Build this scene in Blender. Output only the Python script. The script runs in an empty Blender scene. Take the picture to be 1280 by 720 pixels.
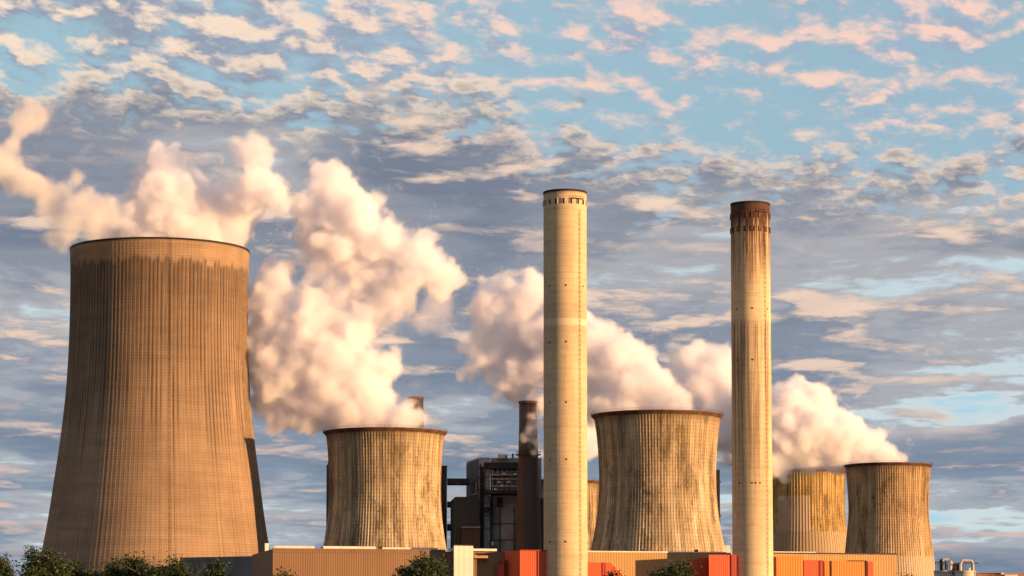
import bpy, bmesh, math, random
from mathutils import Vector, noise
R = math.radians
S = bpy.context.scene
COL = S.collection

# ------------------------------------------------------------------ camera
F, CYH, PITCH, CAMZ = 3400.0, 820.0, R(5.0), 3.0
CPY = CYH - F * math.tan(PITCH)                     # principal point row
cd = bpy.data.cameras.new('camera'); cam = bpy.data.objects.new('camera', cd); COL.objects.link(cam)
cd.sensor_width = 36.0; cd.lens = 36.0 * F / 1280.0
cd.shift_y = (CPY - 360.0) / 1280.0
cd.clip_start = 1.0; cd.clip_end = 60000.0
cam.location = (0, 0, CAMZ); cam.rotation_euler = (math.pi / 2 + PITCH, 0, 0)
S.camera = cam

# ------------------------------------------------------------------ light
SUN_AZ, SUN_EL = R(65), R(3.2)                      # right of the backward direction
sdir = Vector((math.sin(SUN_AZ) * math.cos(SUN_EL), -math.cos(SUN_AZ) * math.cos(SUN_EL), math.sin(SUN_EL)))
sl = bpy.data.lights.new('sun', 'SUN'); sun = bpy.data.objects.new('sun', sl); COL.objects.link(sun)
sl.energy = 5.0; sl.angle = R(0.6); sl.color = (1.0, 0.58, 0.26)
sun.rotation_euler = sdir.to_track_quat('Z', 'Y').to_euler()
vs = S.view_settings
vs.view_transform = 'Standard'; vs.look = 'None'; vs.gamma = 1.0; vs.use_curve_mapping = False
vs.exposure = 1.25
SKY = 0.42
S.cycles.volume_bounces = 10; S.cycles.max_bounces = 14; S.cycles.diffuse_bounces = 3
S.cycles.transparent_max_bounces = 24
S.cycles.use_denoising = True


class NT:
    """small wrapper to write node trees as expressions"""
    def __init__(self, tree):
        self.t = tree; self.n = tree.nodes; self.l = tree.links
    def put(self, sock, v):
        if isinstance(v, bpy.types.NodeSocket): self.l.new(v, sock)
        elif v is not None: sock.default_value = v
    def node(self, kind, ins=None, **props):
        nd = self.n.new(kind)
        for k, v in props.items(): setattr(nd, k, v)
        for k, v in (ins or {}).items(): self.put(nd.inputs[k], v)
        return nd
    def m(self, op, a, b=None, c=None, clamp=False):
        nd = self.node('ShaderNodeMath', operation=op, use_clamp=clamp)
        self.put(nd.inputs[0], a); self.put(nd.inputs[1], b); self.put(nd.inputs[2], c)
        return nd.outputs[0]
    def add(self, a, b): return self.m('ADD', a, b)
    def sub(self, a, b): return self.m('SUBTRACT', a, b)
    def mul(self, a, b): return self.m('MULTIPLY', a, b)
    def div(self, a, b): return self.m('DIVIDE', a, b)
    def sm(self, x, lo, hi, a=0.0, b=1.0):
        nd = self.node('ShaderNodeMapRange', interpolation_type='SMOOTHSTEP')
        for i, v in enumerate((x, lo, hi, a, b)): self.put(nd.inputs[i], v)
        return nd.outputs[0]
    def xyz(self, x, y, z=0.0):
        nd = self.node('ShaderNodeCombineXYZ'); self.put(nd.inputs[0], x); self.put(nd.inputs[1], y); self.put(nd.inputs[2], z)
        return nd.outputs[0]
    def split(self, v):
        nd = self.node('ShaderNodeSeparateXYZ'); self.put(nd.inputs[0], v); return nd.outputs
    def vec(self, op, a, b):
        nd = self.node('ShaderNodeVectorMath', operation=op); self.put(nd.inputs[0], a); self.put(nd.inputs[1], b)
        return nd.outputs[0]
    def noise(self, v, scale, detail=4.0, rough=0.55, dist=0.0, lac=2.0):
        nd = self.node('ShaderNodeTexNoise'); nd.noise_dimensions = '3D'
        for k, x in (('Vector', v), ('Scale', scale), ('Detail', detail), ('Roughness', rough), ('Lacunarity', lac), ('Distortion', dist)):
            self.put(nd.inputs[k], x)
        return nd.outputs['Fac']
    def mix(self, f, a, b, mode='MIX'):
        nd = self.node('ShaderNodeMix', data_type='RGBA', blend_type=mode)
        self.put(nd.inputs[0], f)
        for s, v in ((nd.inputs[6], a), (nd.inputs[7], b)):
            self.put(s, v if isinstance(v, bpy.types.NodeSocket) else (*v, 1.0))
        return nd.outputs[2]


# ------------------------------------------------------------------ sky
W = bpy.data.worlds.new('World'); S.world = W; W.use_nodes = True
w = NT(W.node_tree); w.n.clear()
sky = w.node('ShaderNodeTexSky', sky_type='NISHITA', sun_disc=False)
sky.sun_elevation = SUN_EL; sky.sun_rotation = math.pi - SUN_AZ
sky.altitude = 100; sky.air_density = 1.0; sky.dust_density = 0.6; sky.ozone_density = 2.5
d = w.node('ShaderNodeTexCoord').outputs['Generated']
dx, dy, dz = w.split(d)
az = w.m('ARCTAN2', dx, dy)
el = w.m('MAXIMUM', dz, 0.0)
lv = w.m('LOGARITHM', w.add(el, 0.05), math.e)                          # cloud layers pack towards the horizon
uu = w.div(az, w.m('POWER', w.add(el, 0.05), 0.30))
def cloud_space(ku, kv, tilt=0.0, seed=0.0):
    return w.xyz(w.add(w.mul(uu, ku), w.mul(lv, tilt)), w.mul(lv, kv), seed)
def shifted(p, x, y): return w.vec('ADD', p, (x, y, 0.0))
def ramp(x, *stops):
    nd = w.node('ShaderNodeValToRGB'); r = nd.color_ramp; r.interpolation = 'EASE'
    while len(r.elements) < len(stops): r.elements.new(0.5)
    for e_, (pos, col) in zip(r.elements, stops): e_.position = pos; e_.color = (*col, 1.0)
    w.put(nd.inputs[0], x); return nd.outputs[0]
A = cloud_space(1.0, 1.0)
warp = w.sub(w.noise(A, 9.0, 5.0, 0.6), 0.5); warp2 = w.sub(w.noise(shifted(A, 3.1, 7.7), 9.0, 5.0, 0.6), 0.5)
wv = w.xyz(w.mul(warp, 0.09), w.mul(warp2, 0.075), 0.0)
A = w.vec('ADD', A, wv)
big = w.noise(A, 3.4, 3.0, 0.5)
left = w.sm(az, 0.05, -0.17)
# small ragged puffs, mostly high up, in slanting rows
Q = w.vec('ADD', cloud_space(1.0, 0.80, 0.16, 2.0), w.vec('MULTIPLY', wv, (0.22, 0.22, 0.0)))
def puffs(p): return w.add(w.mul(w.noise(p, 9.0, 3.0, 0.5), 0.32), w.add(w.mul(w.noise(p, 40.0, 3.0, 0.5), 0.46), w.mul(w.noise(p, 95.0, 5.0, 0.60), 0.22)))
pf, pf2 = puffs(Q), puffs(shifted(Q, 0.006, 0.016))
pd = w.sub(pf, w.sub(0.492, w.add(w.mul(left, 0.085), w.mul(w.sub(big, 0.5), 0.22))))
pmask = w.m('POWER', w.sm(pd, -0.055, 0.11), 1.35)
plit = w.sm(w.add(w.sub(pf, pf2), w.mul(w.sub(0.06, pd), 0.35)), -0.045, 0.065)
pshade = w.mix(left, (0.36, 0.43, 0.55), (0.29, 0.33, 0.43))
pcol = w.mix(plit, pshade, w.mix(left, (0.96, 0.66, 0.56), (0.98, 0.78, 0.60)))
# the grey deck below a slanting ragged edge
edge = w.add(w.sub(0.197, w.mul(az, 0.10)), w.add(w.mul(w.sub(big, 0.5), 0.07), w.mul(w.sub(pf, 0.5), 0.16)))
below = w.sub(edge, el)
dk = w.sm(below, -0.010, 0.012)
B = w.vec('ADD', cloud_space(0.76, 1.00, 0.05, 5.0), w.vec('MULTIPLY', wv, (0.55, 0.45, 0.0)))
def deckf(p): return w.add(w.mul(w.noise(p, 4.6, 2.0, 0.5), 0.54), w.add(w.mul(w.noise(p, 14.0, 3.0, 0.5), 0.30), w.mul(w.noise(p, 42.0, 6.0, 0.62), 0.16)))
st, st2 = deckf(B), deckf(shifted(B, 0.010, 0.022))
# thin places let bright sky through, thick ones are slate grey
tone = w.add(w.add(st, 0.010), w.mul(w.mul(w.sm(el, 0.115, 0.165), w.sm(az, 0.14, -0.02)), 0.040))
lo = ramp(tone, (0.36, (0.44, 0.68, 0.80)), (0.415, (0.62, 0.72, 0.74)), (0.455, (0.40, 0.43, 0.48)), (0.52, (0.22, 0.29, 0.385)), (0.60, (0.175, 0.24, 0.335)))
hi = ramp(tone, (0.36, (0.34, 0.62, 0.78)), (0.41, (0.56, 0.68, 0.74)), (0.46, (0.42, 0.42, 0.45)), (0.53, (0.275, 0.30, 0.36)), (0.62, (0.19, 0.225, 0.30)))
dcol = w.mix(w.sm(el, 0.04, 0.17), lo, hi)
glow = w.sm(w.sub(st, st2), 0.004, 0.075)
where = w.noise(shifted(B, 4.0, 9.0), 4.5, 2.0, 0.5)
warm = w.m('MULTIPLY', glow, w.sm(where, 0.38, 0.54, 0.15, 0.88))
dcol = w.mix(warm, dcol, w.mix(w.sm(el, 0.02, 0.13), (0.68, 0.50, 0.45), (0.93, 0.69, 0.53)))
brim = w.m('MULTIPLY', w.sm(below, 0.026, 0.0), w.sm(w.add(w.sub(pf, pf2), 0.0), -0.03, 0.05))
dcol = w.mix(w.mul(brim, 0.85), dcol, (0.95, 0.75, 0.57))
cc = w.mix(dk, pcol, dcol)
mask = w.m('MAXIMUM', dk, w.mul(pmask, 0.95))
# clear air between the clouds: the sky model with a pale thin veil over it
veil = w.mix(w.sm(az, -0.12, 0.16), (0.39, 0.585, 0.68), (0.365, 0.545, 0.655))
bg1 = w.node('ShaderNodeBackground', {'Color': sky.outputs[0], 'Strength': 0.12})
bg2 = w.node('ShaderNodeBackground', {'Color': veil, 'Strength': SKY})
bg3 = w.node('ShaderNodeBackground', {'Color': cc, 'Strength': SKY})
air = w.node('ShaderNodeMixShader', {0: 0.8, 1: bg1.outputs[0], 2: bg2.outputs[0]})
out = w.node('ShaderNodeMixShader', {0: mask, 1: air.outputs[0], 2: bg3.outputs[0]})
w.node('ShaderNodeOutputWorld', {0: out.outputs[0]})


# ------------------------------------------------------------------ helpers
def at(px, py, D):
    """world point seen at photo pixel (px, py) at world depth Y = D"""
    u, v = (px - 640.0) / F, (CPY - py) / F
    yy = math.cos(PITCH) - v * math.sin(PITCH); zz = math.sin(PITCH) + v * math.cos(PITCH)
    k = D / yy
    return Vector((u * k, D, CAMZ + zz * k))

def mesh_obj(name, verts, faces, mat, parent=None, smooth=False, uvs=None, loc=None):
    me = bpy.data.meshes.new(name); me.from_pydata(verts, [], faces); me.update()
    if uvs is not None:
        lay = me.uv_layers.new(name='uv'); vi = [0] * len(me.loops); me.loops.foreach_get('vertex_index', vi)
        flat = []
        for i in vi: flat += uvs[i]
        lay.data.foreach_set('uv', flat)
    if smooth: me.polygons.foreach_set('use_smooth', [True] * len(me.polygons))
    me.materials.append(mat)
    o = bpy.data.objects.new(name, me); COL.objects.link(o)
    if parent: o.parent = parent
    if loc is not None: o.location = loc
    return o

class MB:
    """collects simple solids into one mesh"""
    def __init__(s): s.v = []; s.f = []
    def add(s, vs, fs):
        b = len(s.v); s.v += [tuple(q) for q in vs]; s.f += [tuple(i + b for i in f) for f in fs]; return s
    def prism(s, pts, z0, z1):
        n = len(pts); zz0 = z0 if isinstance(z0, (list, tuple)) else [z0] * n; zz1 = z1 if isinstance(z1, (list, tuple)) else [z1] * n
        vs = [(p[0], p[1], zz0[i]) for i, p in enumerate(pts)] + [(p[0], p[1], zz1[i]) for i, p in enumerate(pts)]
        fs = [tuple(range(n - 1, -1, -1)), tuple(range(n, 2 * n))] + [(i, (i + 1) % n, n + (i + 1) % n, n + i) for i in range(n)]
        return s.add(vs, fs)
    def box(s, c, sx, sy, sz, rz=0.0):
        ca, sa = math.cos(rz), math.sin(rz); P = []
        for a, b in ((-1, -1), (1, -1), (1, 1), (-1, 1)):
            x, y = a * sx / 2, b * sy / 2; P.append((c[0] + x * ca - y * sa, c[1] + x * sa + y * ca))
        return s.prism(P, c[2] - sz / 2, c[2] + sz / 2)
    def bar(s, a, b, r, n=6, r2=None):
        a, b = Vector(a), Vector(b); t = (b - a)
        if t.length < 1e-6: return s
        t.normalize(); u = t.orthogonal().normalized(); q = t.cross(u); r2 = r if r2 is None else r2
        vs = [a + (u * math.cos(2 * math.pi * i / n) + q * math.sin(2 * math.pi * i / n)) * r for i in range(n)]
        vs += [b + (u * math.cos(2 * math.pi * i / n) + q * math.sin(2 * math.pi * i / n)) * r2 for i in range(n)]
        fs = [(i, (i + 1) % n, n + (i + 1) % n, n + i) for i in range(n)] + [tuple(range(n - 1, -1, -1)), tuple(range(n, 2 * n))]
        return s.add(vs, fs)
    def lathe(s, prof, n=64, c=(0, 0), close=False):
        m = len(prof); vs = []
        for r, z in prof:
            for i in range(n):
                a = 2 * math.pi * i / n; vs.append((c[0] + r * math.cos(a), c[1] + r * math.sin(a), z))
        fs = []
        for j in range(m if close else m - 1):
            for i in range(n):
                k = (i + 1) % n; j2 = (j + 1) % m
                fs.append((j * n + i, j * n + k, j2 * n + k, j2 * n + i))
        return s.add(vs, fs)
    def build(s, name, mat, parent=None, smooth=False):
        return mesh_obj(name, s.v, s.f, mat, parent, smooth)

def empty(name, loc=(0, 0, 0), rz=0.0):
    o = bpy.data.objects.new(name, None); COL.objects.link(o); o.location = loc; o.rotation_euler = (0, 0, rz)
    o.empty_display_size = 2.0; return o

def tag(o, label=None, cat=None, group=None, kind=None):
    if label: o['label'] = label
    if cat: o['category'] = cat
    if group: o['group'] = group
    if kind: o['kind'] = kind
    return o

# ------------------------------------------------------------------ materials
def new_mat(name):
    m = bpy.data.materials.new(name); m.use_nodes = True
    t = NT(m.node_tree); t.n.clear()
    bs = t.node('ShaderNodeBsdfPrincipled'); bs.inputs['Roughness'].default_value = 0.85; bs.inputs['Specular IOR Level'].default_value = 0.2
    t.node('ShaderNodeOutputMaterial', {0: bs.outputs[0]})
    return m, t, bs

def plain(name, col, rough=0.8, var=0.25, scale=0.3, metal=0.0):
    m, t, bs = new_mat(name)
    o = t.node('ShaderNodeTexCoord').outputs['Object']
    f = t.noise(o, scale, 5.0, 0.6)
    c = t.mix(t.sm(f, 0.3, 0.7), tuple(x * (1 - var) for x in col), tuple(min(1, x * (1 + var)) for x in col))
    t.put(bs.inputs['Base Color'], c); bs.inputs['Roughness'].default_value = rough; bs.inputs['Metallic'].default_value = metal
    return m

def cladding(name, col, pitch=1.1, depth=0.35, dirt=0.25, hpitch=9.0):
    """profiled sheet metal: vertical ribs and a few sheet laps, faded unevenly"""
    m, t, bs = new_mat(name)
    g = t.node('ShaderNodeTexCoord').outputs['Object']
    x, y, z = t.split(g)
    s = t.add(t.mul(x, 0.976), t.mul(y, 0.30))
    rib = t.m('SINE', t.mul(s, 2 * math.pi / pitch))
    sheet = t.noise(t.xyz(t.m('FLOOR', t.div(s, pitch * 3)), t.m('FLOOR', t.div(z, hpitch)), 0.0), 7.31, 0.0)
    big = t.noise(t.vec('MULTIPLY', g, (1.0, 1.0, 0.45)), 0.09, 5.0, 0.6)
    streak = t.noise(t.xyz(s, t.mul(z, 0.06), 0.0), 1.4, 4.0, 0.6)
    k = t.add(t.mul(t.sub(sheet, 0.5), 0.35), t.add(t.mul(t.sub(big, 0.5), 0.6), t.mul(t.sub(streak, 0.5), dirt * 2)))
    lap = t.sm(t.m('ABSOLUTE', t.sub(t.m('FRACT', t.div(z, hpitch)), 0.5)), 0.485, 0.497)
    groove = t.sm(rib, -0.55, -0.95)
    c = t.mix(t.m('ADD', k, 0.5, clamp=True), tuple(q * 0.68 for q in col), tuple(min(1, q * 1.3) for q in col))
    c = t.mix(t.m('MAXIMUM', t.mul(groove, 0.15), t.mul(lap, 0.3)), c, tuple(q * 0.3 for q in col))
    t.put(bs.inputs['Base Color'], c); bs.inputs['Roughness'].default_value = 0.6; bs.inputs['Specular IOR Level'].default_value = 0.3
    b = t.node('ShaderNodeBump', {'Strength': 0.35, 'Distance': depth, 'Height': rib}); t.put(bs.inputs['Normal'], b.outputs[0])
    return m

def tower_mat(name, N, H, base, dark, pale, style, seed):
    """board-marked concrete; uv = (rib index, metres below the rim)"""
    m, t, bs = new_mat(name)
    uv = t.node('ShaderNodeUVMap', uv_map='uv').outputs[0]
    u, v, _ = t.split(uv)                       # u in ribs, v in metres below the rim
    ang = t.mul(u, 2 * math.pi / N)
    cx, sy = t.m('COSINE', ang), t.m('SINE', ang)
    def pn(fu, fv, detail=4.0, rough=0.6, off=0.0, sc=1.0):      # noise on the (seamless) drum: fu per turn-radius, fv per metre
        return t.noise(t.xyz(t.mul(cx, fu), t.mul(sy, fu), t.add(t.mul(v, fv), seed + off)), sc, detail, rough)
    fr = t.m('FRACT', u); rid = t.m('FLOOR', u)
    ribrand = t.node('ShaderNodeTexWhiteNoise', {'W': t.add(rid, seed)}, noise_dimensions='1D').outputs['Value']
    ribrand2 = t.node('ShaderNodeTexWhiteNoise', {'W': t.add(rid, seed + 91.3)}, noise_dimensions='1D').outputs['Value']
    streak = pn(N * 0.28, 0.020, 5.0, 0.65)
    streak2 = pn(N * 0.5, 0.045, 4.0, 0.7, 17.0)
    patch = pn(2.2, 0.020, 5.0, 0.62, 5.0)
    patch2 = pn(3.6, 0.045, 6.0, 0.65, 71.0)
    speck = pn(N * 0.45, 0.45, 4.0, 0.7, 31.0)
    lift = t.m('FRACT', t.div(v, 1.35 if style == 'big' else 1.7))
    liftline = t.sm(t.m('ABSOLUTE', t.sub(lift, 0.5)), 0.36, 0.47)
    liftrand = t.noise(t.xyz(0.0, 0.0, t.add(t.m('FLOOR', t.div(v, 1.35)), seed)), 3.77, 0.0)
    ring = pn(1.3, 0.22, 3.0, 0.6, 51.0)
    groove = t.sm(t.m('ABSOLUTE', t.sub(fr, 0.36)), 0.36, 0.12) if style != 'big' else t.sm(t.m('ABSOLUTE', t.sub(fr, 0.36)), 0.26, 0.12)
    c = t.mix(t.sm(patch, 0.32, 0.68), tuple(q * 0.82 for q in base), tuple(q * 1.15 for q in base))
    c = t.mix(t.mul(t.sm(ring, 0.38, 0.68), 0.45), c, tuple(q * 0.62 for q in base))
    if style == 'big':
        start = t.add(3.5, t.add(t.mul(patch, 9.0), t.mul(ribrand, 3.5)))
        endv = t.add(62.0, t.add(t.mul(ribrand2, 46.0), t.mul(t.sub(patch, 0.5), 40.0)))
        body = t.mul(t.sm(t.sub(v, start), -1.0, 2.5), t.sm(t.sub(v, endv), 18.0, -22.0))
        grime = t.mul(body, t.sm(streak, 0.30, 0.62, 0.35, 1.0))
        c = t.mix(t.mul(grime, t.m('MINIMUM', t.add(t.mul(groove, t.add(0.60, t.mul(ribrand, 0.45))), t.add(0.12, t.mul(patch2, 0.36))), 0.97)), c, dark)
        upper = t.mul(t.sm(t.sub(v, start), -1.0, 2.0), t.sm(v, 44.0, 20.0))
        c = t.mix(t.mul(upper, t.sm(streak2, 0.36, 0.62, 0.05, 0.5)), c, dark)
        low = t.mul(t.sm(v, 60.0, 95.0), t.sm(streak, 0.55, 0.75))
        c = t.mix(t.mul(low, 0.5), c, pale)
        line = t.mul(t.sm(ribrand, 0.55, 0.9), t.mul(t.sm(t.m('ABSOLUTE', t.sub(fr, 0.36)), 0.12, 0.02), t.sm(v, 60.0, 80.0)))
        c = t.mix(t.mul(line, 0.6), c, dark)
        c = t.mix(t.mul(t.sm(v, 1.2, 0.3), 0.85), c, dark)
        c = t.mix(t.mul(liftline, 0.26), c, tuple(q * 0.4 for q in base))
    else:
        grime = t.mul(t.sm(t.add(v, t.mul(t.sub(patch, 0.5), 60.0)), H * 0.95, H * 0.10, 0.15, 1.0), t.sm(streak, 0.43, 0.60))
        c = t.mix(t.mul(grime, 0.62), c, dark)
        c = t.mix(t.mul(t.sm(patch2, 0.50, 0.66), 0.62), c, dark)
        c = t.mix(t.mul(t.mul(t.sm(pn(5.0, 0.05, 6.0, 0.7, 121.0), 0.52, 0.64), t.sm(v, 15.0, 50.0)), 0.55), c, pale)
        rr = t.mul(t.sm(ribrand, 0.45, 1.0), t.sm(streak2, 0.40, 0.62))
        wh = t.mul(t.m('MAXIMUM', t.sm(streak2, 0.55, 0.68), t.mul(rr, 0.8)), t.sm(t.add(v, t.mul(t.sub(patch, 0.5), 60.0)), 10.0, 60.0, 0.2, 1.0))
        c = t.mix(t.mul(wh, 0.85), c, pale)
        c = t.mix(t.mul(t.mul(t.sm(ribrand2, 0.50, 1.0), t.sm(streak2, 0.60, 0.42)), 0.55), c, dark)
        black = t.mul(t.sm(speck, 0.53, 0.64), t.mul(t.sm(patch2, 0.38, 0.60), t.sm(t.m('ABSOLUTE', t.sub(v, H * 0.30)), H * 0.50, 0.0)))
        c = t.mix(t.mul(black, 0.90), c, tuple(q * 0.30 for q in dark))
        c = t.mix(t.mul(t.mul(groove, t.sm(t.add(t.mul(streak2, 0.6), t.mul(patch2, 0.4)), 0.42, 0.58, 0.05, 1.0)), 0.50), c, tuple(q * 0.6 for q in dark))
        c = t.mix(t.mul(t.sm(t.add(v, t.mul(streak, 8.0)), 9.5, 3.5), 0.6), c, dark)
        c = t.mix(t.mul(liftline, 0.14), c, tuple(q * 0.5 for q in dark))
        if style == 'foot' or style == 'patch':          # cleaned, repainted foot band
            foot = t.sm(v, H * 0.60, H * 0.605)
            if style == 'patch':
                inside = t.mul(t.sm(t.m('ABSOLUTE', t.sub(ang, 4.36)), 0.405, 0.40), t.mul(t.sm(v, 16.8, 17.0), t.sm(v, 40.2, 40.0)))
                c = t.mix(t.mul(inside, 0.85), c, t.mix(t.mul(groove, 0.3), pale, tuple(q * 0.5 for q in pale)))
                foot = t.sm(v, 40.0, 40.2)
            clean = t.mix(t.mul(groove, 0.55), tuple(q * 0.8 for q in pale), tuple(q * 0.55 for q in base))
            c = t.mix(t.mul(foot, 0.85), c, clean)
    t.put(bs.inputs['Base Color'], c); bs.inputs['Roughness'].default_value = 0.92; bs.inputs['Specular IOR Level'].default_value = 0.12
    hgt = t.add(t.mul(speck, 0.6), t.mul(liftline, -0.5))
    b = t.node('ShaderNodeBump', {'Strength': 0.5, 'Distance': 0.35, 'Height': hgt}); t.put(bs.inputs['Normal'], b.outputs[0])
    return m

RUST = plain('rusty_brown_steel', (0.085, 0.045, 0.03), 0.75, 0.4, 0.4)
DARKSTEEL = plain('dark_steel', (0.028, 0.026, 0.028), 0.6, 0.3, 0.3)
BLACK = plain('black_soot', (0.02, 0.017, 0.016), 0.9, 0.3, 0.5)
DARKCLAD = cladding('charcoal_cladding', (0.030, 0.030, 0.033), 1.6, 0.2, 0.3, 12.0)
BROWNDARK = cladding('dark_brown_sheeting', (0.050, 0.031, 0.026), 2.2, 0.2, 0.35, 8.0)
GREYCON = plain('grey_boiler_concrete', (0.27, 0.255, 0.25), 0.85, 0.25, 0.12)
PALE = plain('pale_roof_metal', (0.55, 0.50, 0.45), 0.5, 0.15, 0.2)
WHITECLAD = cladding('white_tower_cladding', (0.44, 0.41, 0.38), 2.4, 0.05, 0.08, 6.0)
BROWNCLAD = cladding('brown_hall_cladding', (0.172, 0.096, 0.050), 0.95, 0.06, 0.10, 22.0)
YELLOWCLAD = cladding('ochre_hall_cladding', (0.34, 0.205, 0.075), 1.15, 0.08, 0.25, 16.0)
REDCLAD = cladding('orange_red_cladding', (0.46, 0.070, 0.022), 0.9, 0.06, 0.2, 16.0)
REDDARK = cladding('deep_red_cladding', (0.27, 0.030, 0.022), 0.9, 0.06, 0.2, 16.0)
ORANGECLAD = cladding('bright_orange_cladding', (0.60, 0.165, 0.025), 1.1, 0.1, 0.25, 16.0)
SILOCON = plain('pale_silo_concrete', (0.42, 0.37, 0.31), 0.85, 0.15, 0.4)
LAMPGLASS = plain('pale_window_glass', (0.75, 0.75, 0.72), 0.3, 0.1, 1.0)

# ------------------------------------------------------------------ ground
m, t, bs = new_mat('meadow_and_field')
g = t.node('ShaderNodeTexCoord').outputs['Object']
a = t.noise(g, 0.02, 8.0, 0.6); b = t.noise(g, 0.7, 4.0, 0.6)
t.put(bs.inputs['Base Color'], t.mix(t.sm(t.add(a, t.mul(b, 0.4)), 0.5, 0.9), (0.05, 0.065, 0.02), (0.11, 0.09, 0.045)))
L = 30000
mesh_obj('ground', [(-L, -L, 0), (L, -L, 0), (L, L, 0), (-L, L, 0)], [(0, 1, 2, 3)], m)['kind'] = 'structure'
m2 = plain('yard_asphalt', (0.055, 0.053, 0.05), 0.9, 0.25, 0.15)
mesh_obj('plant_yard', [(-420, 820, .03), (420, 820, .03), (420, 1900, .03), (-420, 1900, .03)], [(0, 1, 2, 3)], m2)['kind'] = 'structure'

# ------------------------------------------------------------------ cooling towers
def interp(tab, x):
    """monotone-ish Catmull-Rom through (x, y) rows"""
    xs = [p[0] for p in tab]
    if x <= xs[0]: return tab[0][1] + (tab[1][1] - tab[0][1]) / (xs[1] - xs[0]) * (x - xs[0])
    if x >= xs[-1]: return tab[-1][1] + (tab[-1][1] - tab[-2][1]) / (xs[-1] - xs[-2]) * (x - xs[-1])
    i = max(k for k in range(len(xs) - 1) if xs[k] <= x)
    p1, p2 = tab[i], tab[i + 1]; p0 = tab[i - 1] if i else (2 * p1[0] - p2[0], 2 * p1[1] - p2[1])
    p3 = tab[i + 2] if i + 2 < len(tab) else (2 * p2[0] - p1[0], 2 * p2[1] - p1[1])
    h = p2[0] - p1[0]; s = (x - p1[0]) / h
    m1 = (p2[1] - p0[1]) / (p2[0] - p0[0]) * h; m2_ = (p3[1] - p1[1]) / (p3[0] - p1[0]) * h
    return (2*s**3-3*s*s+1)*p1[1] + (s**3-2*s*s+s)*m1 + (-2*s**3+3*s*s)*p2[1] + (s**3-s*s)*m2_

def cooling_tower(label, D, cx, prof, N, mat, ribh, walkway=True, ladder_az=None, group='concrete cooling towers'):
    """prof: rows (pixel row, half width in pixels) of the outline; the first row is the rim"""
    c = at(cx, prof[0][0], D)
    tab = sorted((at(cx, py, D).z, hw * D / F * (D / at(cx, py, D).y)) for py, hw in prof)
    tab = [(z, r / math.sqrt(1.0 + (r / D) ** 2) * 1.0) for z, r in tab]
    H = c.z
    root = empty('cooling_tower', (c.x, D, 0)); tag(root, label, 'cooling tower', group)
    rows = 84; zs = [H * (i / rows) for i in range(rows + 1)]
    fr = ((0.0, 0), (0.70, 0), (0.74, 1), (0.97, 1))
    V, UV, FC = [], [], []
    cols = N * 4
    for z in zs:
        r = interp(tab, z)
        for k in range(N):
            for f_, up in fr:
                a = 2 * math.pi * (k + f_) / N
                rr = r + (ribh * up if z < H - 1.0 else 0)
                V.append((rr * math.cos(a), rr * math.sin(a), z)); UV.append((k + f_, H - z))
        V.append((V[-cols][0], V[-cols][1], z)); UV.append((N, H - z))
    w_ = cols + 1
    for j in range(rows):
        for i in range(cols):
            FC.append((j * w_ + i, j * w_ + i + 1, (j + 1) * w_ + i + 1, (j + 1) * w_ + i))
    # inner lining
    b0 = len(V); th = 0.9
    for z in (H, H - 4, H - 12, H - 30, H - 60):
        r = interp(tab, z) - th
        for i in range(97):
            a = 2 * math.pi * i / 96; V.append((r * math.cos(a), r * math.sin(a), z)); UV.append((N * i / 96, H - z))
    for j in range(4):
        for i in range(96):
            FC.append((b0 + j * 97 + i, b0 + j * 97 + i + 1, b0 + (j + 1) * 97 + i + 1, b0 + (j + 1) * 97 + i))
    mesh_obj('shell', V, FC, mat, root, uvs=UV)
    rt = interp(tab, H)
    if walkway:
        mb = MB(); mb.lathe([(rt - 0.9, H + 0.02), (rt - 0.9, H + 0.5), (rt + 1.5, H + 0.5), (rt + 1.5, H + 0.1), (rt + 0.15, H - 1.3), (rt + 0.15, H - 0.3)], 120, close=True)
        mb.build('rim_walkway', RUST, root)
        rb = MB()
        for zz in (H + 1.05, H + 1.6):
            rb.lathe([(rt + 1.40, zz), (rt + 1.40, zz + 0.07), (rt + 1.33, zz + 0.07), (rt + 1.33, zz)], 120, close=True)
        for i in range(90):
            a = 2 * math.pi * i / 90; rb.bar(((rt + 1.37) * math.cos(a), (rt + 1.37) * math.sin(a), H + 0.5), ((rt + 1.37) * math.cos(a), (rt + 1.37) * math.sin(a), H + 1.65), 0.04, 4)
        rb.build('handrail', RUST, root)
    else:
        mb = MB(); mb.lathe([(rt - 0.95, H), (rt - 0.95, H + 0.35), (rt + 0.25, H + 0.35), (rt + 0.25, H - 0.5), (rt + 0.02, H - 0.5), (rt + 0.02, H)], 160, close=True)
        mb.build('rim_ring', BLACK, root)
    if ladder_az is not None:
        a = ladder_az; lb = MB()
        pts = []
        for i in range(61):
            z = 8 + (H - 8) * i / 60; r = interp(tab, z) + ribh + 0.35; pts.append((r * math.cos(a), r * math.sin(a), z))
        for p, q in zip(pts, pts[1:]):
            for s in (-0.3, 0.3):
                ox, oy = -math.sin(a) * s, math.cos(a) * s
                lb.bar((p[0] + ox, p[1] + oy, p[2]), (q[0] + ox, q[1] + oy, q[2]), 0.06, 4)
            lb.bar((p[0] + math.sin(a) * .45, p[1] - math.cos(a) * .45, p[2]), (p[0] - math.sin(a) * .45, p[1] + math.cos(a) * .45, p[2]), 0.08, 4)
        lb.build('ladder', DARKSTEEL, root)
    return root, c, rt

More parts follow.
